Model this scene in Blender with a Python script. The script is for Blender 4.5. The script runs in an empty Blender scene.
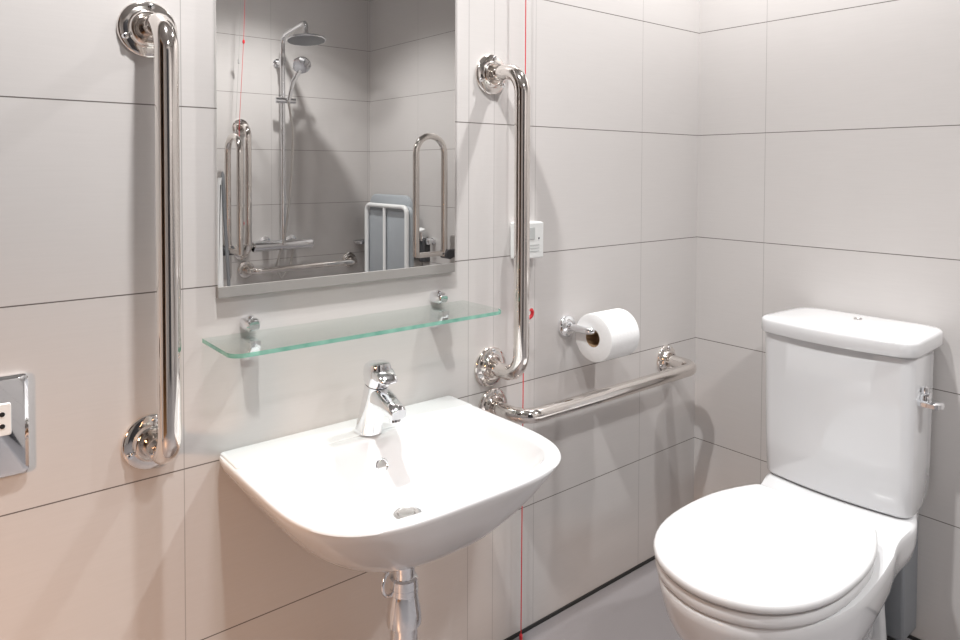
import bpy, math
from mathutils import Vector, Matrix
PI = math.pi
scene = bpy.context.scene
COL = scene.collection

# ------------------------------------------------------------------ materials
def nodes_of(name):
    m = bpy.data.materials.new(name)
    m.use_nodes = True
    nt = m.node_tree
    return m, nt, nt.nodes['Principled BSDF']

def simple(name, col, rough=0.4, metal=0.0, spec=0.5, coat=0.0, noise=0.0, nscale=40, bump=0.0, sub=0.0):
    m, nt, b = nodes_of(name)
    b.inputs['Base Color'].default_value = (*col, 1)
    b.inputs['Roughness'].default_value = rough
    b.inputs['Metallic'].default_value = metal
    b.inputs['Specular IOR Level'].default_value = spec
    b.inputs['Coat Weight'].default_value = coat
    b.inputs['Coat Roughness'].default_value = 0.03
    if noise > 0 or bump > 0:
        tc = nt.nodes.new('ShaderNodeTexCoord')
        n = nt.nodes.new('ShaderNodeTexNoise')
        n.inputs['Scale'].default_value = nscale
        n.inputs['Detail'].default_value = 5
        nt.links.new(tc.outputs['Object'], n.inputs['Vector'])
        if noise > 0:
            r = nt.nodes.new('ShaderNodeMapRange')
            r.inputs['To Min'].default_value = 1 - noise
            r.inputs['To Max'].default_value = 1 + noise
            nt.links.new(n.outputs['Fac'], r.inputs['Value'])
            mx = nt.nodes.new('ShaderNodeVectorMath'); mx.operation = 'SCALE'
            mx.inputs[0].default_value = col
            nt.links.new(r.outputs['Result'], mx.inputs['Scale'])
            nt.links.new(mx.outputs['Vector'], b.inputs['Base Color'])
        if bump > 0:
            bp = nt.nodes.new('ShaderNodeBump')
            bp.inputs['Strength'].default_value = bump
            bp.inputs['Distance'].default_value = 0.002
            nt.links.new(n.outputs['Fac'], bp.inputs['Height'])
            nt.links.new(bp.outputs['Normal'], b.inputs['Normal'])
    return m

def tile_mat(name, axis, first, extra=(), tile=(0.57, 0.545, 0.532)):
    """Large 600 x 300 porcelain tiles; axis 0 = joints counted along x, 1 = along y."""
    m, nt, b = nodes_of(name)
    N, L = nt.nodes, nt.links
    geo = N.new('ShaderNodeNewGeometry')
    sep = N.new('ShaderNodeSeparateXYZ')
    L.new(geo.outputs['Position'], sep.inputs[0])
    def mth(op, a, bb=None, c=None):
        n = N.new('ShaderNodeMath'); n.operation = op
        for i, v in enumerate((a, bb, c)):
            if v is None: continue
            if isinstance(v, (int, float)): n.inputs[i].default_value = v
            else: L.new(v, n.inputs[i])
        return n.outputs[0]
    H = sep.outputs[axis]; Zc = sep.outputs[2]
    def joint(coord, off, period, half):
        s = mth('ADD', coord, -off + period * 20.5)
        w = mth('MODULO', s, period)
        d = mth('ABSOLUTE', mth('SUBTRACT', w, period / 2))
        return mth('LESS_THAN', d, half)
    hz = joint(Zc, 0.0, 0.3, 0.0010)
    vt = joint(H, first, 0.6, 0.0008)
    for e in extra:
        d = mth('ABSOLUTE', mth('SUBTRACT', H, e))
        vt = mth('MAXIMUM', vt, mth('LESS_THAN', d, 0.0007))
    # fine linen streaks, softly clouded
    mp = N.new('ShaderNodeMapping')
    L.new(geo.outputs['Position'], mp.inputs['Vector'])
    mp.inputs['Scale'].default_value = (6, 6, 140)
    n1 = N.new('ShaderNodeTexNoise'); n1.inputs['Scale'].default_value = 2.0; n1.inputs['Detail'].default_value = 4
    L.new(mp.outputs[0], n1.inputs['Vector'])
    n2 = N.new('ShaderNodeTexNoise'); n2.inputs['Scale'].default_value = 2.3; n2.inputs['Detail'].default_value = 3
    L.new(geo.outputs['Position'], n2.inputs['Vector'])
    v = mth('ADD', mth('MULTIPLY', n1.outputs['Fac'], 0.07), mth('MULTIPLY', n2.outputs['Fac'], 0.08))
    v = mth('ADD', v, 0.925)
    sc = N.new('ShaderNodeVectorMath'); sc.operation = 'SCALE'
    sc.inputs[0].default_value = tile; L.new(v, sc.inputs['Scale'])
    m1 = N.new('ShaderNodeMix'); m1.data_type = 'RGBA'
    L.new(mth('MULTIPLY', vt, 0.55), m1.inputs['Factor']); L.new(sc.outputs[0], m1.inputs['A'])
    m1.inputs['B'].default_value = (0.22, 0.205, 0.20, 1)
    m2 = N.new('ShaderNodeMix'); m2.data_type = 'RGBA'
    L.new(hz, m2.inputs['Factor']); L.new(m1.outputs['Result'], m2.inputs['A'])
    m2.inputs['B'].default_value = (0.13, 0.115, 0.105, 1)
    L.new(m2.outputs['Result'], b.inputs['Base Color'])
    b.inputs['Roughness'].default_value = 0.33
    b.inputs['Specular IOR Level'].default_value = 0.45
    bp = N.new('ShaderNodeBump'); bp.inputs['Strength'].default_value = 0.05; bp.inputs['Distance'].default_value = 0.001
    L.new(n1.outputs['Fac'], bp.inputs['Height']); L.new(bp.outputs['Normal'], b.inputs['Normal'])
    return m

def sheet_glass(name, tint, refl=1.0):
    m = bpy.data.materials.new(name); m.use_nodes = True
    nt = m.node_tree; nt.nodes.remove(nt.nodes['Principled BSDF'])
    out = nt.nodes['Material Output']
    t = nt.nodes.new('ShaderNodeBsdfTransparent'); t.inputs['Color'].default_value = (*tint, 1)
    g = nt.nodes.new('ShaderNodeBsdfGlossy'); g.inputs['Roughness'].default_value = 0.02
    lw = nt.nodes.new('ShaderNodeLayerWeight'); lw.inputs['Blend'].default_value = 0.5
    pw = nt.nodes.new('ShaderNodeMath'); pw.operation = 'POWER'; pw.inputs[1].default_value = 4.0
    nt.links.new(lw.outputs['Facing'], pw.inputs[0])
    fr = nt.nodes.new('ShaderNodeMath'); fr.operation = 'MULTIPLY_ADD'; fr.inputs[1].default_value = 0.5; fr.inputs[2].default_value = 0.04
    nt.links.new(pw.outputs[0], fr.inputs[0])
    mx = nt.nodes.new('ShaderNodeMixShader')
    nt.links.new(fr.outputs[0], mx.inputs[0]); nt.links.new(t.outputs[0], mx.inputs[1]); nt.links.new(g.outputs[0], mx.inputs[2])
    nt.links.new(mx.outputs[0], out.inputs['Surface'])
    return m

def edge_glass(name):
    m = bpy.data.materials.new(name); m.use_nodes = True
    nt = m.node_tree; b = nt.nodes['Principled BSDF']; out = nt.nodes['Material Output']
    b.inputs['Base Color'].default_value = (0.16, 0.46, 0.36, 1); b.inputs['Roughness'].default_value = 0.08
    tc = nt.nodes.new('ShaderNodeTexCoord')
    n = nt.nodes.new('ShaderNodeTexNoise'); n.inputs['Scale'].default_value = 30
    nt.links.new(tc.outputs['Object'], n.inputs['Vector'])
    cr = nt.nodes.new('ShaderNodeValToRGB')
    cr.color_ramp.elements[0].position = 0.35; cr.color_ramp.elements[0].color = (0.13, 0.40, 0.31, 1)
    cr.color_ramp.elements[1].position = 0.65; cr.color_ramp.elements[1].color = (0.30, 0.62, 0.50, 1)
    nt.links.new(n.outputs['Fac'], cr.inputs[0]); nt.links.new(cr.outputs[0], b.inputs['Base Color'])
    t = nt.nodes.new('ShaderNodeBsdfTransparent'); t.inputs['Color'].default_value = (0.55, 0.85, 0.74, 1)
    mx = nt.nodes.new('ShaderNodeMixShader'); mx.inputs[0].default_value = 0.35
    nt.links.new(b.outputs[0], mx.inputs[1]); nt.links.new(t.outputs[0], mx.inputs[2])
    nt.links.new(mx.outputs[0], out.inputs['Surface'])
    return m

M = {}
M['tile_x'] = tile_mat('wall_tile_x', 0, -0.2624, (-0.79, -0.662))
M['tile_front'] = tile_mat('wall_tile_front', 0, -0.2624)
M['tile_y'] = tile_mat('wall_tile_y', 1, -0.2102)
M['floor'] = simple('grey_vinyl', (0.25, 0.238, 0.245), 0.38, noise=0.06, nscale=300, bump=0.08)
M['ceiling'] = simple('ceiling_paint', (0.50, 0.50, 0.495), 0.7, noise=0.02)
M['sealant'] = simple('dark_sealant', (0.02, 0.02, 0.02), 0.5, noise=0.1)
M['ceramic'] = simple('white_glazed_ceramic', (0.70, 0.70, 0.708), 0.12, spec=0.5, coat=0.4, noise=0.01, nscale=3)
M['seat_plastic'] = simple('white_seat_plastic', (0.74, 0.74, 0.745), 0.2, spec=0.5, noise=0.01, nscale=3)
M['plastic'] = simple('white_plastic', (0.82, 0.83, 0.82), 0.35, noise=0.01)
M['plastic_grey'] = simple('pale_grey_plastic', (0.21, 0.22, 0.235), 0.4, noise=0.04)
M['print'] = simple('faint_grey_print', (0.55, 0.57, 0.56), 0.5, noise=0.03)
M['chrome'] = simple('chrome', (0.88, 0.89, 0.91), 0.05, metal=1, noise=0.01)
M['steel'] = simple('polished_steel', (0.84, 0.80, 0.765), 0.085, metal=1, noise=0.01)
M['satin'] = simple('satin_steel', (0.62, 0.60, 0.58), 0.35, metal=1, noise=0.03)
M['mirror'] = simple('mirror_silver', (0.80, 0.80, 0.79), 0.0, metal=1, noise=0.001)
M['mirror_trim'] = simple('mirror_trim', (0.30, 0.285, 0.272), 0.4, noise=0.03, nscale=80)
M['black'] = simple('black_hole', (0.012, 0.012, 0.012), 0.6, noise=0.1)
M['red'] = simple('red_cord', (0.62, 0.02, 0.03), 0.45, noise=0.05)
M['greycord'] = simple('grey_cord', (0.45, 0.44, 0.43), 0.6, noise=0.05)
M['paper'] = simple('tissue_paper', (0.80, 0.80, 0.80), 0.9, spec=0.1, noise=0.02, nscale=120, bump=0.25)
M['card'] = simple('brown_cardboard', (0.36, 0.24, 0.14), 0.85, noise=0.08, nscale=90)
M['grey_pad'] = simple('grey_seat_pad', (0.42, 0.45, 0.48), 0.45, noise=0.03)
M['white_paint'] = simple('white_powder_coat', (0.85, 0.86, 0.86), 0.3, noise=0.01)
M['dark_plastic'] = simple('dark_plastic', (0.06, 0.06, 0.065), 0.4, noise=0.05)
M['added_door_paint'] = simple('dark_door_paint_added', (0.035, 0.037, 0.045), 0.45, noise=0.05)  # for the added door, dark so the chrome picks up dark streaks
M['wood'] = simple('warm_wood', (0.42, 0.22, 0.10), 0.45, noise=0.2, nscale=9)
M['added_hall_paint'] = simple('added_hall_paint', (0.16, 0.12, 0.10), 0.8, noise=0.02)  # for the added hall, kept dark for the chrome reflections
M['shelf_glass'] = sheet_glass('shelf_glass', (0.955, 0.985, 0.97))
M['shelf_edge'] = edge_glass('shelf_glass_edge')

# ------------------------------------------------------------------ helpers
class MB:
    def __init__(s): s.v = []; s.f = []; s.mi = []
    def add(s, vs, fs, mi=0):
        o = len(s.v); s.v += [tuple(p) for p in vs]
        s.f += [tuple(i + o for i in f) for f in fs]; s.mi += [mi] * len(fs)
        return s
    def box(s, a, b, mi=0):
        x0, x1 = sorted((a[0], b[0])); y0, y1 = sorted((a[1], b[1])); z0, z1 = sorted((a[2], b[2]))
        vs = [(x, y, z) for z in (z0, z1) for y in (y0, y1) for x in (x0, x1)]
        return s.add(vs, [(0, 2, 3, 1), (4, 5, 7, 6), (0, 1, 5, 4), (2, 6, 7, 3), (0, 4, 6, 2), (1, 3, 7, 5)], mi)
    def loft(s, rings, cap0=True, cap1=True, mi=0, closed=False):
        n = len(rings[0]); vs = [p for r in rings for p in r]; fs = []
        R = len(rings)
        for i in range(R if closed else R - 1):
            j = (i + 1) % R
            for k in range(n):
                l = (k + 1) % n
                fs.append((i * n + k, i * n + l, j * n + l, j * n + k))
        if not closed:
            if cap0: fs.append(tuple(reversed(range(n))))
            if cap1: fs.append(tuple((R - 1) * n + k for k in range(n)))
        return s.add(vs, fs, mi)
    def tube(s, path, r, seg=20, caps=True, mi=0):
        P = [Vector(p) for p in path]; n = len(P)
        rad = r if isinstance(r, (list, tuple)) else [r] * n
        T = []
        for i in range(n):
            d = P[min(i + 1, n - 1)] - P[max(i - 1, 0)]
            T.append(d.normalized())
        up = Vector((0, 0, 1)) if abs(T[0].z) < 0.9 else Vector((1, 0, 0))
        u = T[0].cross(up).normalized(); rings = []
        for i in range(n):
            u = (u - T[i] * u.dot(T[i])).normalized(); w = T[i].cross(u)
            rings.append([P[i] + (u * math.cos(2 * PI * k / seg) + w * math.sin(2 * PI * k / seg)) * rad[i] for k in range(seg)])
        return s.loft(rings, caps, caps, mi)
    def lathe(s, prof, origin, axis, seg=32, caps=True, mi=0):
        """prof: (distance along axis, radius)"""
        a = Vector(axis).normalized(); o = Vector(origin)
        up = Vector((0, 0, 1)) if abs(a.z) < 0.9 else Vector((1, 0, 0))
        u = a.cross(up).normalized(); w = a.cross(u)
        rings = [[o + a * h + (u * math.cos(2 * PI * k / seg) + w * math.sin(2 * PI * k / seg)) * max(r, 1e-5) for k in range(seg)] for h, r in prof]
        return s.loft(rings, caps, caps, mi)

def tag(o, label=None, cat=None, group=None, kind=None):
    if label: o['label'] = label
    if cat: o['category'] = cat
    if group: o['group'] = group
    if kind: o['kind'] = kind
    return o

def obj(name, mb, mats, parent=None, smooth=35, bevel=0, bseg=3, subsurf=0):
    """links mb as one mesh; coordinates are world coordinates, the origin moves to the base centre"""
    me = bpy.data.meshes.new(name)
    xs = [p[0] for p in mb.v]; ys = [p[1] for p in mb.v]; zs = [p[2] for p in mb.v]
    org = Vector(((min(xs) + max(xs)) / 2, (min(ys) + max(ys)) / 2, min(zs)))
    me.from_pydata([Vector(p) - org for p in mb.v], [], mb.f)
    mats = mats if isinstance(mats, (list, tuple)) else [mats]
    for m in mats: me.materials.append(M[m])
    for p, i in zip(me.polygons, mb.mi): p.material_index = i
    me.update()
    import bmesh
    bm = bmesh.new(); bm.from_mesh(me)
    bmesh.ops.recalc_face_normals(bm, faces=bm.faces)
    bm.to_mesh(me); bm.free()
    if smooth:
        me.shade_smooth(); me.set_sharp_from_angle(angle=math.radians(smooth))
    o = bpy.data.objects.new(name, me); COL.objects.link(o)
    o.location = org
    if parent:
        o.parent = parent
        w = Vector(parent.location)
        if parent.parent: w = w + parent.parent.location
        o.location = org - w
    if bevel:
        b = o.modifiers.new('bevel', 'BEVEL'); b.width = bevel; b.segments = bseg
        b.limit_method = 'ANGLE'; b.angle_limit = math.radians(40)
    return o

def thing(name, label, cat, loc, group=None):
    o = bpy.data.objects.new(name, None); COL.objects.link(o)
    o.empty_display_size = 0.05; o.location = loc
    return tag(o, label, cat, group)

def struct(name, mb, mats, parent=None, **k):
    o = obj(name, mb, mats, parent, **k)
    if not parent: o['kind'] = 'structure'
    return o

def arc(c, r, a0, a1, ex, ey, n=10):
    c = Vector(c); ex = Vector(ex); ey = Vector(ey)
    return [c + ex * (r * math.cos(a0 + (a1 - a0) * i / n)) + ey * (r * math.sin(a0 + (a1 - a0) * i / n)) for i in range(n + 1)]

def bent(points, r, n=9):
    """polyline with rounded corners"""
    P = [Vector(p) for p in points]; out = [P[0]]
    for i in range(1, len(P) - 1):
        a = (P[i - 1] - P[i]); b = (P[i + 1] - P[i])
        rr = min(r, a.length * .49, b.length * .49)
        a.normalize(); b.normalize()
        th = a.angle(b); d = rr / math.tan(th / 2) if th < PI - 1e-3 else 0
        d = min(d, (P[i - 1] - P[i]).length * .98, (P[i + 1] - P[i]).length * .98)
        p0 = P[i] + a * d; p1 = P[i] + b * d
        for k in range(n + 1):
            t = k / n
            # circular-like quadratic blend (rational)
            w = math.sin(th / 2)
            den = (1 - t) ** 2 + 2 * w * t * (1 - t) + t * t
            out.append((p0 * (1 - t) ** 2 + P[i] * (2 * w * t * (1 - t)) + p1 * t * t) / den)
    out.append(P[-1])
    return out

def rrect(w, h, r, n=6):
    pts = []
    for cx, cy, a in ((w / 2 - r, h / 2 - r, 0), (-w / 2 + r, h / 2 - r, PI / 2), (-w / 2 + r, -h / 2 + r, PI), (w / 2 - r, -h / 2 + r, 3 * PI / 2)):
        for k in range(n + 1):
            t = a + PI / 2 * k / n
            pts.append((cx + r * math.cos(t), cy + r * math.sin(t)))
    return pts

def super_ring(cx, a, y0, bf, bb, nf, nb, z, N=112, swap=False, na=None):
    """egg outline; front half (towards -y) exponent nf, back half exponent nb"""
    out = []
    for k in range(N):
        t = 2 * PI * k / N
        c, s = math.cos(t), math.sin(t)
        n = nb if s > 0 else nf
        x = math.copysign(abs(c) ** (2 / n), c) * a
        y = math.copysign(abs(s) ** (2 / n), s) * (bb if s > 0 else bf)
        out.append((cx + x, y0 + y, z))
    return out

def flange(parent, c, nrm, R=0.045, tube_r=0.0165, rot=0.4):
    c = Vector(c); nrm = Vector(nrm)
    k = R / 0.045
    prof = [(0, .0445 * k), (.003, .045 * k), (.0055, .044 * k), (.0075, .0415 * k), (.0085, .034 * k), (.009, .0305 * k), (.012, .0288 * k), (.0155, .0275 * k), (.017, .0255 * k), (.0165, .0235 * k), (.012, .0205 * k), (.010, tube_r - .0005), (.010, .001)]
    fl = obj('flange', MB().lathe(prof, c, nrm, 40), 'steel', parent, smooth=50)
    up = Vector((0, 0, 1)); u = nrm.cross(up).normalized(); w = nrm.cross(u)
    for q in range(3):
        a = rot + q * 2 * PI / 3
        p = c + (u * math.cos(a) + w * math.sin(a)) * 0.0365 * k
        mb = MB().lathe([(0.006, 0.0056), (0.0100, 0.0054), (0.0125, 0.0040), (0.0132, 0.001)], p, nrm, 14)
        obj('screw', mb, 'chrome', fl)
    return fl

def grab_rail(label, a, b, nrm, off=0.105, r=0.0168, R=0.045, group=None):
    a = Vector(a); b = Vector(b); nrm = Vector(nrm)
    base = (a + b) / 2 if abs(a.z - b.z) < 0.1 else Vector((a.x, a.y, min(a.z, b.z)))
    t = thing('grab_rail', label, 'grab rail', base, group)
    path = bent([a + nrm * 0.004, a + nrm * off, b + nrm * off, b + nrm * 0.004], 0.062, 12)
    obj('rail', MB().tube(path, r, 28), 'steel', t, smooth=60)
    flange(t, a, nrm, R, r); flange(t, b, nrm, R, r)
    return t

# ------------------------------------------------------------------ the room
XL, XR2, YF, HC, STEP = -2.75, 0.355, -2.52, 2.35, -1.12
struct('floor', MB().box((XL - 1.4, YF - .1, -0.05), (XR2 + .1, 0.1, 0)), 'floor', smooth=0)
struct('ceiling', MB().box((XL - .1, YF - .1, HC), (XR2 + .1, 0.1, HC + .08)), 'ceiling', smooth=0)
struct('wall_back', MB().box((XL - .1, 0, 0), (XR2 + .1, 0.1, HC)), 'tile_x', smooth=0)
struct('wall_right', MB().box((0, STEP, 0), (XR2 + .1, 0, HC)), 'tile_y', smooth=0)
struct('wall_alcove', MB().box((XR2, YF - .1, 0), (XR2 + .1, STEP, HC)), 'tile_y', smooth=0)
struct('wall_front', MB().box((XL - .1, YF - .1, 0), (XR2, YF, HC)), 'tile_front', smooth=0)
D0, D1, DH = -1.35, -0.35, 2.05   # unseen doorway in the left wall, added to let in warm light
wl = MB().box((XL - .1, YF, 0), (XL, D0, HC)).box((XL - .1, D1, 0), (XL, 0, HC)).box((XL - .1, D0, DH), (XL, D1, HC))
struct('wall_left', wl, 'tile_y', smooth=0)
hall = MB().box((XL - 1.3, D0 - .5, 0.0), (XL - 1.25, D1 + .35, 2.3)).box((XL - 1.3, D0 - .55, 0), (XL - .1, D0 - .5, 2.3)).box((XL - 1.3, D1 + .35, 0), (XL - .1, D1 + .4, 2.3)).box((XL - 1.3, D0 - .55, 2.3), (XL - .1, D1 + .4, 2.35))
struct('wall_hall_added', hall, 'added_hall_paint', smooth=0)  # unseen hall, added behind the doorway; gives the chrome something dark to reflect
d2 = struct('door_dark_added', MB().box((-2.20, YF, .01), (-1.30, YF + .04, 2.04)), 'added_door_paint', smooth=0, bevel=.002)  # unseen dark door, added only to show as dark streaks in the chrome
obj('door_handle', MB().tube(bent([(-1.40, YF + .036, 1.0), (-1.40, YF + .09, 1.0), (-1.53, YF + .09, 1.0)], .02, 6), .009, 16).lathe([(0, .025), (.008, .025)], (-1.40, YF + .04, 1.0), (0, 1, 0), 24), 'satin', d2)
struct('floor_hall_added', MB().box((XL - 1.25, D0 - .5, 0.0), (XL - .0, D1 + .35, 0.004)), 'wood', smooth=0)  # unseen wooden floor, added for a warm bounce through the doorway
df = MB().box((XL - .11, D0, 0), (XL + .012, D0 + .05, DH)).box((XL - .11, D1 - .05, 0), (XL + .012, D1, DH)).box((XL - .11, D0 + .05, DH - .05), (XL + .012, D1 - .05, DH))
struct('door_frame_added', df, 'wood', smooth=0)  # frame of the added doorway
struct('baseboard_back', MB().box((XL, -0.004, 0), (0, 0, 0.008)), 'sealant', smooth=0)
struct('baseboard_right', MB().box((-0.004, STEP, 0), (0, -0.004, 0.008)), 'sealant', smooth=0)
# boxed-in pipe behind the pan
struct('trim_1', MB().box((-0.085, -0.602, 0.03), (-0.001, -0.42, 0.33)), 'plastic_grey', bevel=0.006)

# ------------------------------------------------------------------ mirror
mt = thing('wall_mirror', 'tall rectangular wall mirror above the glass shelf, reflecting the shower corner', 'mirror', (-1.155, -0.006, 0.878))
obj('mirror_glass', MB().box((-1.409, -0.012, 0.8990), (-0.909, -0.001, 1.60)), 'mirror', mt, smooth=0)
tag(obj('bottom_trim', MB().box((-1.409, -0.013, 0.880), (-0.909, -0.001, 0.8990)), 'mirror_trim', mt, smooth=0, bevel=0.0008), 'plain taupe strip along the lower edge')

# ------------------------------------------------------------------ glass shelf
sh = thing('glass_shelf', 'clear green-edged glass shelf on two chrome clips below the mirror', 'shelf', (-1.17, 0, 0.79))
def shelf_outline(z):
    x0, x1, y0, y1, r = -1.433, -0.879, -0.004, -0.142, 0.022
    pts = [(x1, y0, z)]
    pts += [(x0, y0, z)]
    for k in range(9):
        t = PI + PI / 2 * k / 8
        pts.append((x0 + r + r * math.cos(t), y1 + r + r * math.sin(t), z))
    for k in range(9):
        t = 1.5 * PI + PI / 2 * k / 8
        pts.append((x1 - r + r * math.cos(t), y1 + r + r * math.sin(t), z))
    return pts
g = MB(); lo = shelf_outline(0.8075); hi = shelf_outline(0.8145); n = len(lo)
g.add(lo + hi, [tuple(reversed(range(n))), tuple(range(n, 2 * n))], 0)
g.add(lo + hi, [(0, 1, n + 1, n), (n - 1, 0, n, 2 * n - 1)], 0)
g.add(lo + hi, [(k, (k + 1) % n, n + (k + 1) % n, n + k) for k in range(1, n - 1)], 1)
obj('glass_pane', g, ['shelf_glass', 'shelf_edge'], sh, smooth=0)
for bx in (-1.355, -0.953):
    b = MB()
    # upper jaw: rounded cap over the glass
    prof = [(0.0, 0.0)]
    b.loft([[(bx + px, y, 0.8300 + pz) for px, pz in rrect(w, h, min(w, h) * .35)] for y, w, h in
            ((0.0, .026, .022), (-.022, .026, .022), (-.030, .024, .019), (-.034, .018, .013))])
    # lower arm: slim tongue that runs forward under the glass, thickest at the wall
    ring = []
    for y, w, z0, z1 in ((0.0, .026, .764, .8065), (-.010, .026, .765, .8065), (-.022, .025, .771, .8065), (-.034, .022, .782, .8065), (-.040, .017, .793, .8055)):
        ring.append([(bx + px, y, (z0 + z1) / 2 + pz) for px, pz in rrect(w, z1 - z0, min(w, z1 - z0) * .3)])
    b.loft(ring)
    b.lathe([(0, .006), (.004, .0055), (.005, .003)], (bx, -.016, .8405), (0, 0, 1), 14)
    tag(obj('bracket', b, 'chrome', sh, smooth=40), 'small chrome clip')

# ------------------------------------------------------------------ wash basin
CX = -1.161; RZ = 0.612
bt = thing('wash_basin', 'white wall-hung ceramic wash basin with rounded front below the glass shelf', 'basin', (CX, 0, 0.44))
def br(z, a, yf, yb, nf, nb, y0=-0.17):
    return super_ring(CX, a, y0, y0 - yf, yb - y0, nf, nb, z)
rings = [
    br(.4630, .030, -.222, -.155, 2.0, 2.0, -.19),
    br(.4630, .062, -.252, -.120, 2.1, 2.4, -.19),
    br(.4690, .103, -.284, -.060, 2.3, 4, -.185),
    br(.4820, .141, -.314, -.010, 2.5, 8, -.18),
    br(.5030, .173, -.343, -.001, 2.7, 20, -.17),
    br(.5320, .203, -.369, -.001, 2.9, 24, -.17),
    br(.5620, .225, -.390, -.001, 3.2, 26, -.17),
    br(.5900, 0.2440, -.404, -.001, 3.5, 26, -.17),
    br(.602, 0.2485, -.4095, -.001, 3.7, 26, -.17),
    br(.608, 0.2500, -.4110, -.001, 3.8, 26, -.17),
    br(.6112, 0.2485, -.4095, -.001, 3.8, 26, -.17),
    br(.612, 0.2455, -.4065, -.003, 3.8, 24, -.17),
    # rim top, then into the bowl
    br(.612, .2270, -.391, -.090, 3.8, 9, -.20),
    br(.6105, .2225, -.387, -.098, 3.8, 7, -.21),
    br(.605, .2185, -.3825, -.104, 3.7, 6.5, -.22),
    br(.590, .2110, -.375, -.113, 3.5, 6, -.23),
    br(.567, .1980, -.362, -.124, 3.3, 5, -.24),
    br(.547, .1770, -.342, -.137, 3.0, 4, -.24),
    br(.531, .1430, -.317, -.153, 2.6, 3, -.24),
    br(.521, .0940, -.284, -.172, 2.2, 2.4, -.225),
    br(.517, .0450, -.254, -.189, 2.0, 2.0, -.215),
    br(.515, .0240, -.234, -.196, 2.0, 2.0, -.215),
    br(.507, .0220, -.232, -.198, 2.0, 2.0, -.215),
]
obj('bowl', MB().loft(rings), 'ceramic', bt, smooth=50)
led = MB().loft([[(CX + px, -0.044 + py, z) for px, py in rrect(w, d, .006)] for z, w, d in ((.606, .490, .0815), (.6130, .490, .0815), (.6142, .488, .0795), (.6146, .485, .0765))])
obj('tap_ledge', led, 'ceramic', bt, smooth=40)
ovn = Vector((0, -0.93, 0.36)).normalized(); ovc = Vector((CX + .003, -0.1245, .566))
ov = obj('overflow_ring', MB().lathe([(0, .0125), (.0015, .0125), (.0025, .011), (.001, .0095)], ovc, ovn, 24, caps=False), 'chrome', bt)
obj('overflow_hole', MB().lathe([(0.0006, .0098), (.0008, .009)], ovc, ovn, 24), 'satin', ov)
wd = obj('drain', MB().lathe([(0, .0225), (.0035, .0225), (.0055, .021), (.006, .017), (.004, .0145), (.0075, .013), (.009, .006), (.009, .001)], (CX - .004, -.215, .512), (0, 0, 1), 32), 'satin', bt)

# ------------------------------------------------------------------ mixer tap
TX, TY = -1.157, -0.076
tp = thing('mixer_tap', 'chrome single-lever mixer tap on the back ledge of the basin', 'tap', (TX, TY, .615))
def tring(cy, z, w, d, tilt=0.0, e=2.6, N=32):
    out = []
    for k in range(N):
        t = 2 * PI * k / N; c, s = math.cos(t), math.sin(t)
        x = math.copysign(abs(c) ** (2 / e), c) * w / 2; y = math.copysign(abs(s) ** (2 / e), s) * d / 2
        out.append((TX + x, cy + y, z + tilt * y))
    return out
body = MB().loft([tring(TY, .615, .050, .054, 0, 2.1), tring(TY, .6165, .051, .055, 0, 2.1), tring(TY - .002, .622, .0485, .052, 0, 2.1), tring(TY - .010, .645, .0455, .049, 0, 2.2),
                  tring(TY - .019, .672, .043, .046, .05, 2.3), tring(TY - .027, .700, .041, .0435, .15, 2.3), tring(TY - .029, .7085, .0405, .043, .2, 2.3)])
obj('body', body, 'chrome', tp, smooth=50)
def yring(y, zc, w, h, e=3.2, N=32, sl=0.0):
    out = []
    for k in range(N):
        t = 2 * PI * k / N; c, s = math.cos(t), math.sin(t)
        x = math.copysign(abs(c) ** (2 / e), c) * w / 2; z = math.copysign(abs(s) ** (2 / e), s) * h / 2
        out.append((TX + x, y + sl * z, zc + z))
    return out
sp = MB().loft([yring(TY - .014, .690, .036, .036), yring(TY - .034, .690, .0365, .037), yring(TY - .056, .6865, .0355, .034), yring(TY - .080, .680, .034, .028), yring(TY - .098, .6745, .0325, .023), yring(TY - .104, .673, .029, .016)])
spo = obj('spout', sp, 'chrome', tp, smooth=50)
obj('aerator', MB().lathe([(0, .0115), (.011, .0115), (.0125, .0095), (.0115, .001)], (TX, TY - .089, .6690), (0, -.15, -1), 24), 'chrome', spo)
head = MB().loft([tring(TY - .029, .7105, .0415, .0440, .22, 2.3), tring(TY - .029, .7125, .0435, .0465, .22, 2.4), tring(TY - .031, .728, .0450, .050, .2, 2.8), tring(TY - .033, .741, .0445, .051, .0, 2.8), tring(TY - .033, .748, .040, .046, -.10, 2.6), tring(TY - .032, .751, .029, .034, -.10, 2.3)])
hd = obj('lever', head, 'chrome', tp, smooth=45)
tip = MB().loft([yring(TY - .036, .735, .042, .024, 4), yring(TY - .052, .732, .041, .021, 4), yring(TY - .064, .728, .038, .015, 4), yring(TY - .073, .724, .033, .010, 4), yring(TY - .077, .7225, .026, .005, 4)])
obj('lever_tip', tip, 'chrome', hd, smooth=50)
obj('collar', MB().lathe([(0, .0195), (.003, .0195)], (TX, TY - .029, .7082), (0, .2, 1), 32), 'dark_plastic', tp)

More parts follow.
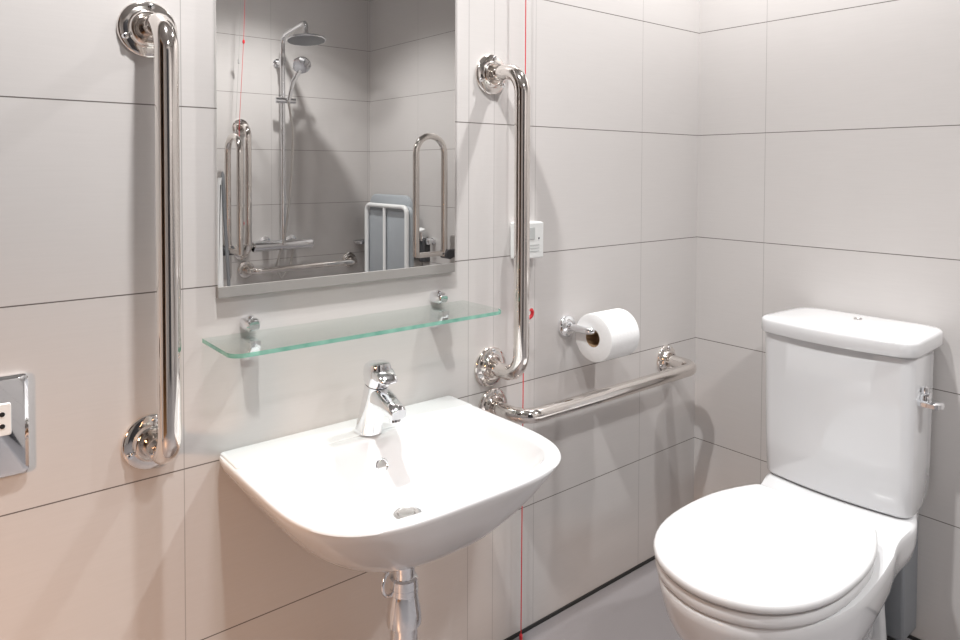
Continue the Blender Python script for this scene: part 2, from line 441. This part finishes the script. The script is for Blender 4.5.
# ------------------------------------------------------------------ trap under the basin
PX, PY = -1.160, -0.2
tr = thing('basin_trap', 'chrome waste trap and pipe hanging under the basin', 'trap', (PX, PY, 0.0))
obj('tailpiece', MB().lathe([(0, .024), (.004, .0245), (.012, .023), (.040, .019), (.066, .0185), (.068, .0235), (.082, .0245), (.084, .021)], (PX, PY, .466), (0, 0, -1), 32), 'chrome', tr)
obj('trap_cup', MB().lathe([(0, .021), (.002, .0245), (.010, .025), (.012, .0235), (.044, .0295), (.058, .0305), (.064, .030), (.066, .0235)], (PX, PY, .3840), (0, 0, -1), 32), 'chrome', tr, smooth=25)
obj('pipe', MB().lathe([(0, .0235), (.322, .0235)], (PX, PY, .322), (0, 0, -1), 32), 'chrome', tr)
ringp = [(PX - .006, PY + .028 + .02 * math.cos(a), .405 + .022 * math.sin(a)) for a in [PI * 2 * k / 28 for k in range(29)]]
obj('hose_loop', MB().tube([(PX - .020 + .020 * math.cos(a), PY + .01 + .006 * math.cos(a), .392 + .022 * math.sin(a)) for a in [PI * (0.35 + 1.3 * k / 20) for k in range(21)]], .0035, 12), 'chrome', tr)

# ------------------------------------------------------------------ grab rails on the back wall
grab_rail('polished steel vertical grab rail left of the mirror', (-1.513, 0, .660), (-1.513, 0, 1.318), (0, -1, 0))
grab_rail('polished steel vertical grab rail right of the mirror', (-.801, 0, .655), (-.801, 0, 1.309), (0, -1, 0))
grab_rail('polished steel horizontal grab rail under the toilet roll', (-.793, 0, .563), (-.147, 0, .560), (0, -1, 0), R=0.042)

# ------------------------------------------------------------------ shaver socket
sx0, sx1, sz0, sz1 = -1.768, -1.681, .658, .803
ss = thing('shaver_socket', 'chrome shaver socket plate with white insert on the wall left of the grab rails', 'socket', ((sx0 + sx1) / 2, 0, sz0))
scx, scz = (sx0 + sx1) / 2, (sz0 + sz1) / 2
obj('faceplate', MB().loft([[(scx + px, y, scz + pz) for px, pz in rrect(w, h, .007)] for y, w, h in ((0, .088, .144), (-.007, .088, .144), (-.0100, .079, .135))]), 'chrome', ss, smooth=30)
ins = obj('socket_insert', MB().loft([[(scx + px, y, .742 + pz) for px, pz in rrect(w, h, .003)] for y, w, h in ((-.0095, .046, .046), (-.012, .046, .046), (-.013, .044, .044))]), 'plastic', ss, smooth=30)
for qx in (-.013, .012):
    for qz in (.008, -.009):
        obj('socket_hole', MB().lathe([(0, .0034), (.0009, .0034)], (scx + qx, -.0128, .742 + qz), (0, -1, 0), 16), 'black', ins)

# ------------------------------------------------------------------ alarm reset unit
au = thing('alarm_unit', 'small square white alarm reset unit on the wall behind the right vertical grab rail', 'wall switch', (-.698, 0, .893))
obj('housing', MB().box((-.742, -.030, .893), (-.665, 0, .978)), 'plastic', au, bevel=.004)
obj('front_plate', MB().box((-.740, -.034, .895), (-.667, -.0295, .976)), 'plastic', au, bevel=.002)
obj('button', MB().box((-.731, -.0355, .938), (-.695, -.0335, .966)), 'print', au, bevel=.0008)
obj('grille', MB().box((-.731, -.0348, .924), (-.681, -.0338, .926)).box((-.731, -.0348, .917), (-.681, -.0338, .919)).box((-.731, -.0348, .910), (-.681, -.0338, .912)), 'print', au)
obj('indicator', MB().lathe([(0, .0022), (.0012, .002), (.0018, .001)], (-.682, -.0336, .940), (0, -1, 0), 14), 'black', au)

# ------------------------------------------------------------------ red pull cord on the back wall
pc = thing('pull_cord', 'thin red emergency pull cord hanging beside the right vertical grab rail', 'cord', (-.715, -.03, .01))
obj('cord', MB().tube([(-.7225, -.03, HC), (-.7235, -.03, 1.2), (-.7255, -.03, .6), (-.7285, -.03, .025)], .0012, 10), 'red', pc)
hook = [(-.7175 + .006 + .014 * math.cos(a), -.03, .768 + .011 * math.sin(a)) for a in [-PI * .95 + PI * 1.2 * k / 18 for k in range(19)]]
obj('bangle', MB().tube(hook, .0042, 12), 'red', pc)
obj('bead', MB().lathe([(0, .001), (.002, .004), (.012, .004), (.016, .001)], (-.7285, -.03, .012), (0, 0, 1), 14), 'red', pc)

# ------------------------------------------------------------------ toilet roll and its holder
hx, hz = -.556, .713
th = thing('toilet_roll_holder', 'chrome toilet roll arm on the back wall above the horizontal grab rail', 'roll holder', (hx, 0, hz))
obj('wall_plate', MB().lathe([(0, .027), (.006, .027), (.009, .025), (.010, .017), (.014, .012), (.015, .009)], (hx, 0, hz), (0, -1, 0), 32), 'chrome', th)
obj('arm', MB().tube(bent([(hx, -.006, hz), (hx, -.082, hz), (hx + .125, -.082, hz)], .014, 8), .0085, 20), 'chrome', th, smooth=60)
rc = Vector((-.548, -.082, hz - .0165))
rt = thing('toilet_roll', 'white toilet paper roll hanging on the chrome arm', 'toilet roll', (rc.x + .05, rc.y, rc.z - .058))
prof = [(0, .0215), (0, .055), (.0015, .0575), (.006, .058), (.1, .058), (.1035, .0575), (.105, .055), (.105, .0215)]
obj('paper', MB().lathe(prof, rc, (1, 0, 0), 56, caps=False), 'paper', rt, smooth=50)
obj('core', MB().lathe([(-.0005, .0215), (-.0005, .0205), (.1055, .0205), (.1055, .0215)], rc, (1, 0, 0), 40, caps=False), 'card', rt, smooth=50)

# ------------------------------------------------------------------ toilet
def yc_at(x):
    if x < -.36: return -.525 + (x + .36) * .02
    if x > -.16: return -.494
    return -.494 - .031 * (-.16 - x) / .2
TYC = -.489
to = thing('toilet', 'white close-coupled ceramic toilet with closed lid against the right wall', 'toilet', (-.4, -.52, 0))
def pan_ring(z, xb, xf, wb, wf, x0=-.56):
    """plan outline: rear block of half width wb, round front of half width wf"""
    half = [(xb, 0.0)]
    half += [(xb, wb * k / 6) for k in range(1, 6)]
    r = min(.03, wb * .3)
    half += [(xb - r + r * math.sin(a), wb - r + r * math.cos(a)) for a in [PI / 2 * (1 - k / 6) for k in range(0, 7)]]
    xs = xb - r
    wing = max(0.0, min(1.0, (z - .235) / .06)) if z > 0 else 0.0
    for k in range(1, 25):
        t = k / 24; e = t * t * (3 - 2 * t)
        x = xs + (x0 - xs) * t
        g = math.exp(-((x + .185) / .085) ** 2) * .030 * wing
        half.append((x, wb + (wf - wb) * e + g))
    for k in range(1, 25):
        a = PI / 2 * k / 24
        half.append((x0 - (x0 - xf) * math.sin(a), wf * math.cos(a) ** 0.95 if k < 24 else 0.0))
    left = [(x, yc_at(x) + y, z) for x, y in half]
    right = [(x, yc_at(x) - y, z) for x, y in reversed(half[1:-1])]
    return left + right
PR = [
    pan_ring(0.000, -.11, -.600, .095, .110, -.42),
    pan_ring(0.012, -.11, -.603, .096, .111, -.42),
    pan_ring(0.080, -.11, -.612, .090, .106, -.43),
    pan_ring(0.150, -.11, -.650, .084, .112, -.46),
    pan_ring(0.200, -.10, -.702, .084, .130, -.50),
    pan_ring(0.228, -.085, -.735, .088, .143, -.52),
    pan_ring(0.250, -.060, -.757, .098, .152, -.54),
    pan_ring(0.268, -.040, -.771, .110, .158, -.55),
    pan_ring(0.290, -.026, -.784, .118, .164, -.55),
    pan_ring(0.318, -.020, -.795, .122, .168, -.55),
    pan_ring(0.340, -.018, -.801, .123, .171, -.55),
    pan_ring(0.356, -.018, -.804, .123, .172, -.55),
    pan_ring(0.3615, -.020, -.800, .120, .170, -.55),
    pan_ring(0.363, -.028, -.790, .114, .163, -.55),
]
obj('pan', MB().loft(PR), 'ceramic', to, smooth=50)
# seat and lid share one D-shaped outline
LH = [(-.361, .0), (-.3605, .04), (-.360, .085), (-.361, .112), (-.3645, .122), (-.372, .1295), (-.39, .1375), (-.42, .149), (-.457, .1605), (-.49, .1675), (-.52, .1710), (-.555, .1732), (-.596, .1728), (-.63, .1705), (-.66, .1660), (-.69, .1585),
      (-.718, .1475), (-.742, .1345), (-.762, .120), (-.780, .1025), (-.794, .0835), (-.805, .0625), (-.8125, .041), (-.817, .0205), (-.8185, .0)]
def lid_ring(z, ins=0.0):
    out = []
    LS = [(-.360 + (x + .361) * .98, w * .98) for x, w in LH]
    pts = LS + [(x, -w) for x, w in reversed(LS[1:-1])]
    cx = -.57
    n = len(pts)
    for i, (x, y) in enumerate(pts):
        a = pts[i - 1]; b = pts[(i + 1) % n]
        tx, ty = b[0] - a[0], b[1] - a[1]; l = math.hypot(tx, ty)
        nx, ny = ty / l, -tx / l
        if nx * (x - cx) + ny * y < 0: nx, ny = -nx, -ny
        if ins > .02:
            k = 1 - ins / .17
            px, py = cx + (x - cx) * k, y * k
        else:
            px, py = x - nx * ins, y - ny * ins
        out.append((px, yc_at(px) + py, z))
    return out
seat = MB().loft([lid_ring(.3632, .012), lid_ring(.3645, .007), lid_ring(.370, .004), lid_ring(.380, .004), lid_ring(.386, .006), lid_ring(.3875, .012)])
obj('seat', seat, 'seat_plastic', to, smooth=50)
lid = MB().loft([lid_ring(.3895, .010), lid_ring(.3900, .004), lid_ring(.393, .0005), lid_ring(.400, 0), lid_ring(.4045, .0015), lid_ring(.4072, .005), lid_ring(.4086, .011), lid_ring(.4093, .025), lid_ring(.4096, .06), lid_ring(.4098, .10)])
lo_ = obj('lid', lid, 'seat_plastic', to, smooth=50)
for q in (-1, 1):
    obj('hinge', MB().lathe([(0, .011), (.045, .011)], (-.350, yc_at(-.35) - .0225 + q * .075, .376), (0, 1, 0), 20), 'seat_plastic', lo_)
# cistern
def cist(z, xb, xf, hw, bow, yc=TYC, r=.026, rb=.004, tp=.024):
    """plan outline of the cistern: flat back, bowed front, rounded corners"""
    pts = []
    m = 8
    hb = hw - tp
    half = [(xb, hw * .4)]
    for k in range(m + 1):
        a = PI / 2 * k / m
        half.append((xb - rb + rb * math.cos(a), hb - rb + rb * math.sin(a)))
    x_c = xf + r
    for t in (.3, .6, .85):
        x = xb - rb + (x_c - xb + rb) * t
        half.append((x, hb + tp * math.sin(PI / 2 * t)))
    for k in range(m + 1):
        a = PI / 2 * k / m
        half.append((x_c - r * math.sin(a), hw - r + r * math.cos(a)))
    M2 = 8
    for k in range(1, M2 + 1):
        t = k / M2
        half.append((xf - bow * (1 - (1 - t) ** 2), (hw - r) * (1 - t)))
    return [(x, yc + y, z) for x, y in half] + [(x, yc - y, z) for x, y in reversed(half[:-1])]
CB = [cist(.3640, -.020, -.194, .151, .011), cist(.3660, -.016, -.202, .157, .012), cist(.373, -.014, -.207, .160, .013), cist(.45, -.012, -.210, .1615, .013), cist(.60, -.012, -.213, .1635, .013), cist(.707, -.012, -.215, .1645, .013), cist(.7105, -.014, -.212, .160, .013)]
obj('cistern', MB().loft(CB), 'ceramic', to, smooth=45)
LK = dict(yc=-.490, tp=.006, rb=.045)
CL = [cist(.7110, -.012, -.222, .163, .013, r=.032, **LK), cist(.7118, -.008, -.228, .169, .014, r=.036, **LK), cist(.716, -.006, -.230, .172, .014, r=.038, **LK), cist(.738, -.006, -.230, .172, .014, r=.038, **LK), cist(.7425, -.0065, -.2292, .1712, .014, r=.038, **LK), cist(.7455, -.009, -.2262, .1685, .014, r=.038, **LK), cist(.7470, -.012, -.2225, .165, .013, r=.038, **LK), cist(.7478, -.025, -.205, .145, .012, r=.036, **LK), cist(.7484, -.06, -.15, .09, .008, r=.02, yc=-.490, tp=.006, rb=.02)]
cl = obj('cistern_lid', MB().loft(CL), 'ceramic', to, smooth=40)
obj('lid_button', MB().lathe([(0, .009), (.0025, .009), (.003, .0065), (.0015, .005)], (-.078, -.49, .7478), (0, 0, 1), 24), 'satin', cl)
# lever on the cistern's near end
ly = TYC - .160
ly = TYC - .158
fl = MB().lathe([(0, .013), (.003, .013), (.004, .009), (.014, .0085), (.022, .008)], (-.155, ly, .624), (0, -1, 0), 24)
lv = obj('flush_lever', fl, 'chrome', to)
pad = MB().loft([[(-.160 + px, ly - .022 + py, z) for px, py in rrect(w, d, .014)] for z, w, d in ((.6040, .030, .046), (.6065, .036, .052), (.6145, .036, .052), (.6170, .030, .046))])
obj('paddle', pad, 'chrome', lv, smooth=40)
obj('lever_stem', MB().lathe([(0, .011), (.012, .010), (.016, .0065), (.022, .0075), (.028, .0065), (.031, .002)], (-.155, ly - .012, .614), (0, 0, 1), 18), 'chrome', lv)

# ------------------------------------------------------------------ the shower corner (seen in the mirror)
W = YF
rx = -.228
sw = thing('shower_set', 'chrome overhead shower with riser rail and hand shower on the tiled front wall', 'shower', (rx, W, .55))
obj('riser', MB().tube(bent([(rx, W + .075, .700), (rx, W + .075, 1.815), (rx, W + .36, 1.845), (rx, W + .36, 1.775)], .06, 8), .0125, 20), 'chrome', sw, smooth=60)
wb_ = MB().lathe([(0, .024), (.008, .024), (.01, .014), (.075, .013)], (rx, W - .002, 1.672), (0, 1, 0), 24)
obj('wall_bracket', wb_.lathe([(0, .017), (.045, .017)], (rx, W + .075, 1.65), (0, 0, 1), 24), 'chrome', sw)
obj('shower_head', MB().lathe([(0, .016), (.018, .018), (.022, .055), (.027, .098), (.034, .100), (.037, .097), (.036, .001)], (rx, W + .36, 1.782), (0, .12, -1), 48), 'chrome', sw)
obj('spray_face', MB().lathe([(0, .093), (.001, .093)], Vector((rx, W + .36, 1.782)) + Vector((0, .12, -1)).normalized() * .0365, (0, .12, -1), 40), 'plastic_grey', sw)
hs = obj('hand_shower', MB().lathe([(0, .010), (.004, .046), (.010, .050), (.016, .046), (.022, .02)], (rx + .065, W + .165, 1.655), (-.25, .8, -.55), 32), 'chrome', sw)
obj('handle', MB().tube([(rx + .065, W + .155, 1.630), (rx + .03, W + .135, 1.56), (rx + .012, W + .118, 1.455)], [.013, .0125, .011], 18), 'chrome', hs)
obj('slider', MB().tube([(rx - .045, W + .085, 1.463), (rx + .06, W + .10, 1.463)], .0155, 20), 'chrome', sw)
obj('hose', MB().tube([(rx + .012, W + .118, 1.46), (rx + .04, W + .115, 1.3), (rx + .035, W + .11, 1.1), (rx + .02, W + .105, .9), (rx - .005, W + .10, .72), (rx - .04, W + .06, .55), (rx + .0, W + .055, .50), (rx + .045, W + .055, .56), (rx + .07, W + .065, .675)], .007, 14), 'satin', sw, smooth=60)
vz = .682
vb = obj('mixer_valve', MB().lathe([(0, .02), (.005, .028), (.25, .028), (.255, .02)], (rx - .1275, W + .07, vz), (1, 0, 0), 28), 'chrome', sw)
for s in (-1, 1):
    obj('valve_knob', MB().lathe([(0, .0295), (.042, .0295), (.046, .026)], (rx + s * .122, W + .07, vz), (s, 0, 0), 28), 'chrome', vb)
    obj('wall_union', MB().lathe([(0, .033), (.006, .033), (.01, .018), (.06, .017)], (rx + s * .075, W - .002, vz + .012), (0, 1, 0), 24), 'chrome', vb)

grab_rail('polished steel vertical grab rail left of the shower, seen in the mirror', (-.432, W, .655), (-.432, W, 1.315), (0, 1, 0))
grab_rail('polished steel horizontal grab rail under the shower valve, seen in the mirror', (-.408, W, .556), (.21, W, .560), (0, 1, 0))

def hinged(label, base, out, group=None):
    """drop-down support rail folded upright; out = unit vector away from its wall"""
    b = Vector(base); o = Vector(out); up = Vector((0, 0, 1)); side = o.cross(up)
    t = thing('hinged_rail', label, 'hinged grab rail', base, group)
    d0, d1 = .075, .245
    H = .62
    path = [b + o * d0 + up * .02] + [b + o * (d0 + .0) + up * (H - .085)] 
    path += arc(b + o * ((d0 + d1) / 2) + up * (H - .085), (d1 - d0) / 2, PI, 0, o, up, 14)[1:]
    path += [b + o * d1 + up * .03]
    obj('loop', MB().tube(path, .0165, 24), 'steel', t, smooth=60)
    pl = MB().loft([[b + side * px + up * (.0 + pz) + o * h for px, pz in rrect(.084 * k, .24 * k, .012)] for h, k in ((0.0, 1), (.006, 1), (.008, .97))])
    obj('wall_plate', pl, 'satin', t, smooth=30)
    br_ = MB()
    br_.tube([b + o * .004 + up * .03, b + o * .06 + up * .03], .022, 20).tube([b + o * .06 + up * .03 - side * .03, b + o * .06 + up * .03 + side * .03], .024, 20)
    obj('hinge', br_, 'dark_plastic', t)
    obj('crossbar', MB().tube([b + o * d0 + up * .035, b + o * d1 + up * .035], .0135, 18), 'steel', t)
    return t
hinged('folded-up steel support rail on the front wall beside the vertical rail, seen in the mirror', (-.528, W, .640), (0, 1, 0), 'fold-up support rails')
hinged('folded-up steel support rail beside the grey shower seat, seen in the mirror', (XR2, -1.665, .640), (-1, 0, 0), 'fold-up support rails')

# folded shower seat on the alcove wall
st = thing('shower_chair', 'grey folding shower seat with white frame, folded up against the tiled alcove wall', 'shower seat', (XR2, -2.20, .50))
sy0, sy1 = -2.376, -1.958
def pad_ring(x, ins=0):
    return [(x, (sy0 + sy1) / 2 + .004 + p, .665 + q) for p, q in rrect(sy1 - sy0 + .015 - ins * 2, .46 - ins * 2, .05, 8)]
obj('seat_panel', MB().loft([pad_ring(.262, .01), pad_ring(.266, 0), pad_ring(.285, 0), pad_ring(.289, .01)]), 'grey_pad', st, smooth=40)
fx = .248
obj('seat_frame', MB().tube(bent([(fx, sy0, .42), (fx, sy0, .892), (fx, sy1, .892), (fx, sy1, .42)], .035, 9), .0125, 20)
    .tube([(fx, (sy0 + sy1) / 2 - .015, .889), (fx, (sy0 + sy1) / 2 - .015, .42)], .0095, 16), 'white_paint', st, smooth=60)
def br_ring(x, ins=0):
    out = []
    for p, q in rrect(.43 - 2 * ins, .20 - 2 * ins, .07 - ins, 9):
        out.append((x, (sy0 + sy1) / 2 - .078 + p, .85 + q))
    return out
obj('backrest', MB().loft([br_ring(.312, .012), br_ring(.318, 0), br_ring(.338, 0), br_ring(.344, .012)]), 'grey_pad', st, smooth=40)
for y in (sy0 + .03, sy1 - .03):
    obj('wall_bracket', MB().box((.285, y - .022, .42), (XR2, y + .022, .66)), 'satin', st, bevel=.004)

# small items by the alcove corner and the seat
sd = thing('soap_dish', 'small chrome soap dish in the shower corner beside the folded seat', 'soap dish', (.272, W, .655))
obj('dish', MB().loft([[(.278 + px, W + .05 + py, z) for px, py in rrect(w, d, .012)] for z, w, d in ((.655, .07, .07), (.658, .085, .09), (.674, .09, .094), (.674, .082, .086), (.662, .076, .08))]), 'chrome', sd, smooth=40)
obj('wall_mount', MB().box((.258, W, .648), (.298, W + .012, .672)), 'chrome', sd, bevel=.003)
ds = thing('spray_holder', 'small dark wall bracket with a white-capped chrome spray beside the folded rail', 'spray holder', (XR2, -1.918, .60))
obj('bracket', MB().box((.315, -1.945, .60), (XR2 + .002, -1.893, .725)), 'dark_plastic', ds, bevel=.006)
obj('spray_neck', MB().tube([(.318, -1.918, .715), (.314, -1.918, .765)], .010, 16), 'chrome', ds)
obj('spray_cap', MB().lathe([(0, .012), (.006, .024), (.012, .024), (.022, .008)], (.312, -1.918, .762), (-.2, 0, 1), 24), 'plastic', ds)
kn = tag(obj('chrome_valve', MB().lathe([(0, .017), (.010, .017), (.013, .012), (.030, .012), (.032, .017), (.046, .017), (.049, .012)], (XR2 + .002, -1.858, .715), (-1, 0, 0), 24), 'chrome'), 'round chrome stop valve on the alcove wall behind the folded rail', 'valve')

sp_ = thing('shower_screen', 'slim white panel with a dark rounded edge, seen at the left edge of the mirror', 'panel', (-.80, -1.75, 0))
def scr(x, z, w): return [(x - w / 2 + px, -1.75 + py, z) for px, py in rrect(w, .030, .008)]
obj('panel', MB().loft([scr(-.792, .0, .052), scr(-.797, .55, .034), scr(-.804, 1.03, .012), scr(-.804, 1.06, .008)]), 'white_paint', sp_, smooth=40)
obj('edge', MB().tube([(-.758, -1.75, .0), (-.770, -1.75, .55), (-.793, -1.75, 1.00), (-.796, -1.75, 1.07), (-.797, -1.75, 1.085)], [.006, .006, .008, .0075, .003], 16), 'plastic_grey', sp_)
# cords on the front wall
pc2 = thing('pull_cord', 'red pull cord hanging by the far vertical rail, seen in the mirror', 'cord', (-.43, W + .12, .9))
obj('cord', MB().tube([(-.440, W + .13, HC), (-.462, W + .13, 1.75), (-.490, W + .135, 1.30), (-.484, W + .14, .80)], .0011, 10), 'red', pc2)
obj('bead', MB().lathe([(0, .001), (.004, .006), (.016, .006), (.022, .001)], (-.462, W + .13, 1.735), (0, 0, 1), 14), 'red', pc2)
obj('bangle', MB().tube([(-.484 + .015 * math.cos(a), W + .14, .815 + .014 * math.sin(a)) for a in [2 * PI * k / 24 for k in range(25)]], .0022, 10), 'red', pc2)
pc3 = thing('pull_cord', 'thin grey pull cord left of the red one, seen in the mirror', 'cord', (-.46, W + .06, 1.2))
obj('cord', MB().tube([(-.437, W + .06, HC), (-.462, W + .06, 1.65), (-.484, W + .06, 1.25)], .0009, 10), 'greycord', pc3)
obj('bead', MB().lathe([(0, .001), (.004, .005), (.022, .005), (.028, .001)], (-.462, W + .06, 1.64), (0, 0, 1), 14), 'greycord', pc3)

# ------------------------------------------------------------------ light
def lamp(name, loc, power, col=(1, .97, .94), size=0.07, kind='AREA', spread=None):
    l = bpy.data.lights.new(name, kind); l.energy = power; l.color = col
    if kind == 'AREA':
        l.shape = 'DISK'; l.size = size
        if spread: l.spread = spread
    else: l.shadow_soft_size = size
    o = bpy.data.objects.new(name, l); COL.objects.link(o); o.location = loc
    return o
def downlight(x, y, power, cone=118, blend=.7):
    l = bpy.data.lights.new('ceiling_downlight', 'SPOT'); l.energy = power; l.color = (1, .993, .985)
    l.spot_size = math.radians(cone); l.spot_blend = blend; l.shadow_soft_size = .032
    o = bpy.data.objects.new('ceiling_downlight', l); COL.objects.link(o); o.location = (x, y, HC - .03)
downlight(-1.49, -.50, 84)
downlight(-.40, -.40, 64)
downlight(-.41, -1.88, 72)
lamp('frontal_fill', (-1.35, -1.80, HC - .01), 13, (1, .993, .985), .22)  # added soft fill that brightens the back and right walls, no real fitting
hl = bpy.data.lights.new('warm_glow_spot', 'SPOT'); hl.energy = 115; hl.color = (1, .55, .29); hl.spot_size = math.radians(70); hl.spot_blend = 1.0; hl.shadow_soft_size = .12  # added warm spot that makes the glow low on the back wall
ho = bpy.data.objects.new('warm_glow_spot', hl); COL.objects.link(ho); ho.location = (XL - .35, -1.0, 1.15)
ho.rotation_euler = (Vector((-1.75, 0, -.18)) - Vector(ho.location)).to_track_quat('-Z', 'Y').to_euler()
w = bpy.data.worlds.new('world'); scene.world = w; w.use_nodes = True
w.node_tree.nodes['Background'].inputs[0].default_value = (.9, .93, 1, 1)
w.node_tree.nodes['Background'].inputs[1].default_value = 0.0

# ------------------------------------------------------------------ camera
f, yaw, pitch, roll, sy = 702.9803, .68544, -.027736, .00329, -131.7918
cd = bpy.data.cameras.new('camera'); co = bpy.data.objects.new('camera', cd); COL.objects.link(co)
cd.sensor_fit = 'HORIZONTAL'; cd.sensor_width = 36; cd.lens = f / 960 * 36
cd.shift_y = sy / 960
cd.clip_start = 0.02
F = Vector((math.sin(yaw) * math.cos(pitch), math.cos(yaw) * math.cos(pitch), math.sin(pitch)))
R = Vector((math.cos(yaw), -math.sin(yaw), 0)); U = R.cross(F)
R2 = R * math.cos(roll) + U * math.sin(roll); U2 = -R * math.sin(roll) + U * math.cos(roll)
mat = Matrix((R2, U2, -F)).transposed().to_4x4()
mat.translation = (-1.81349, -1.20219, 1.09984)
co.matrix_world = mat
scene.camera = co
vs = scene.view_settings
vs.view_transform = 'Standard'; vs.look = 'None'; vs.gamma = 1; vs.use_curve_mapping = False
vs.exposure = 0.22
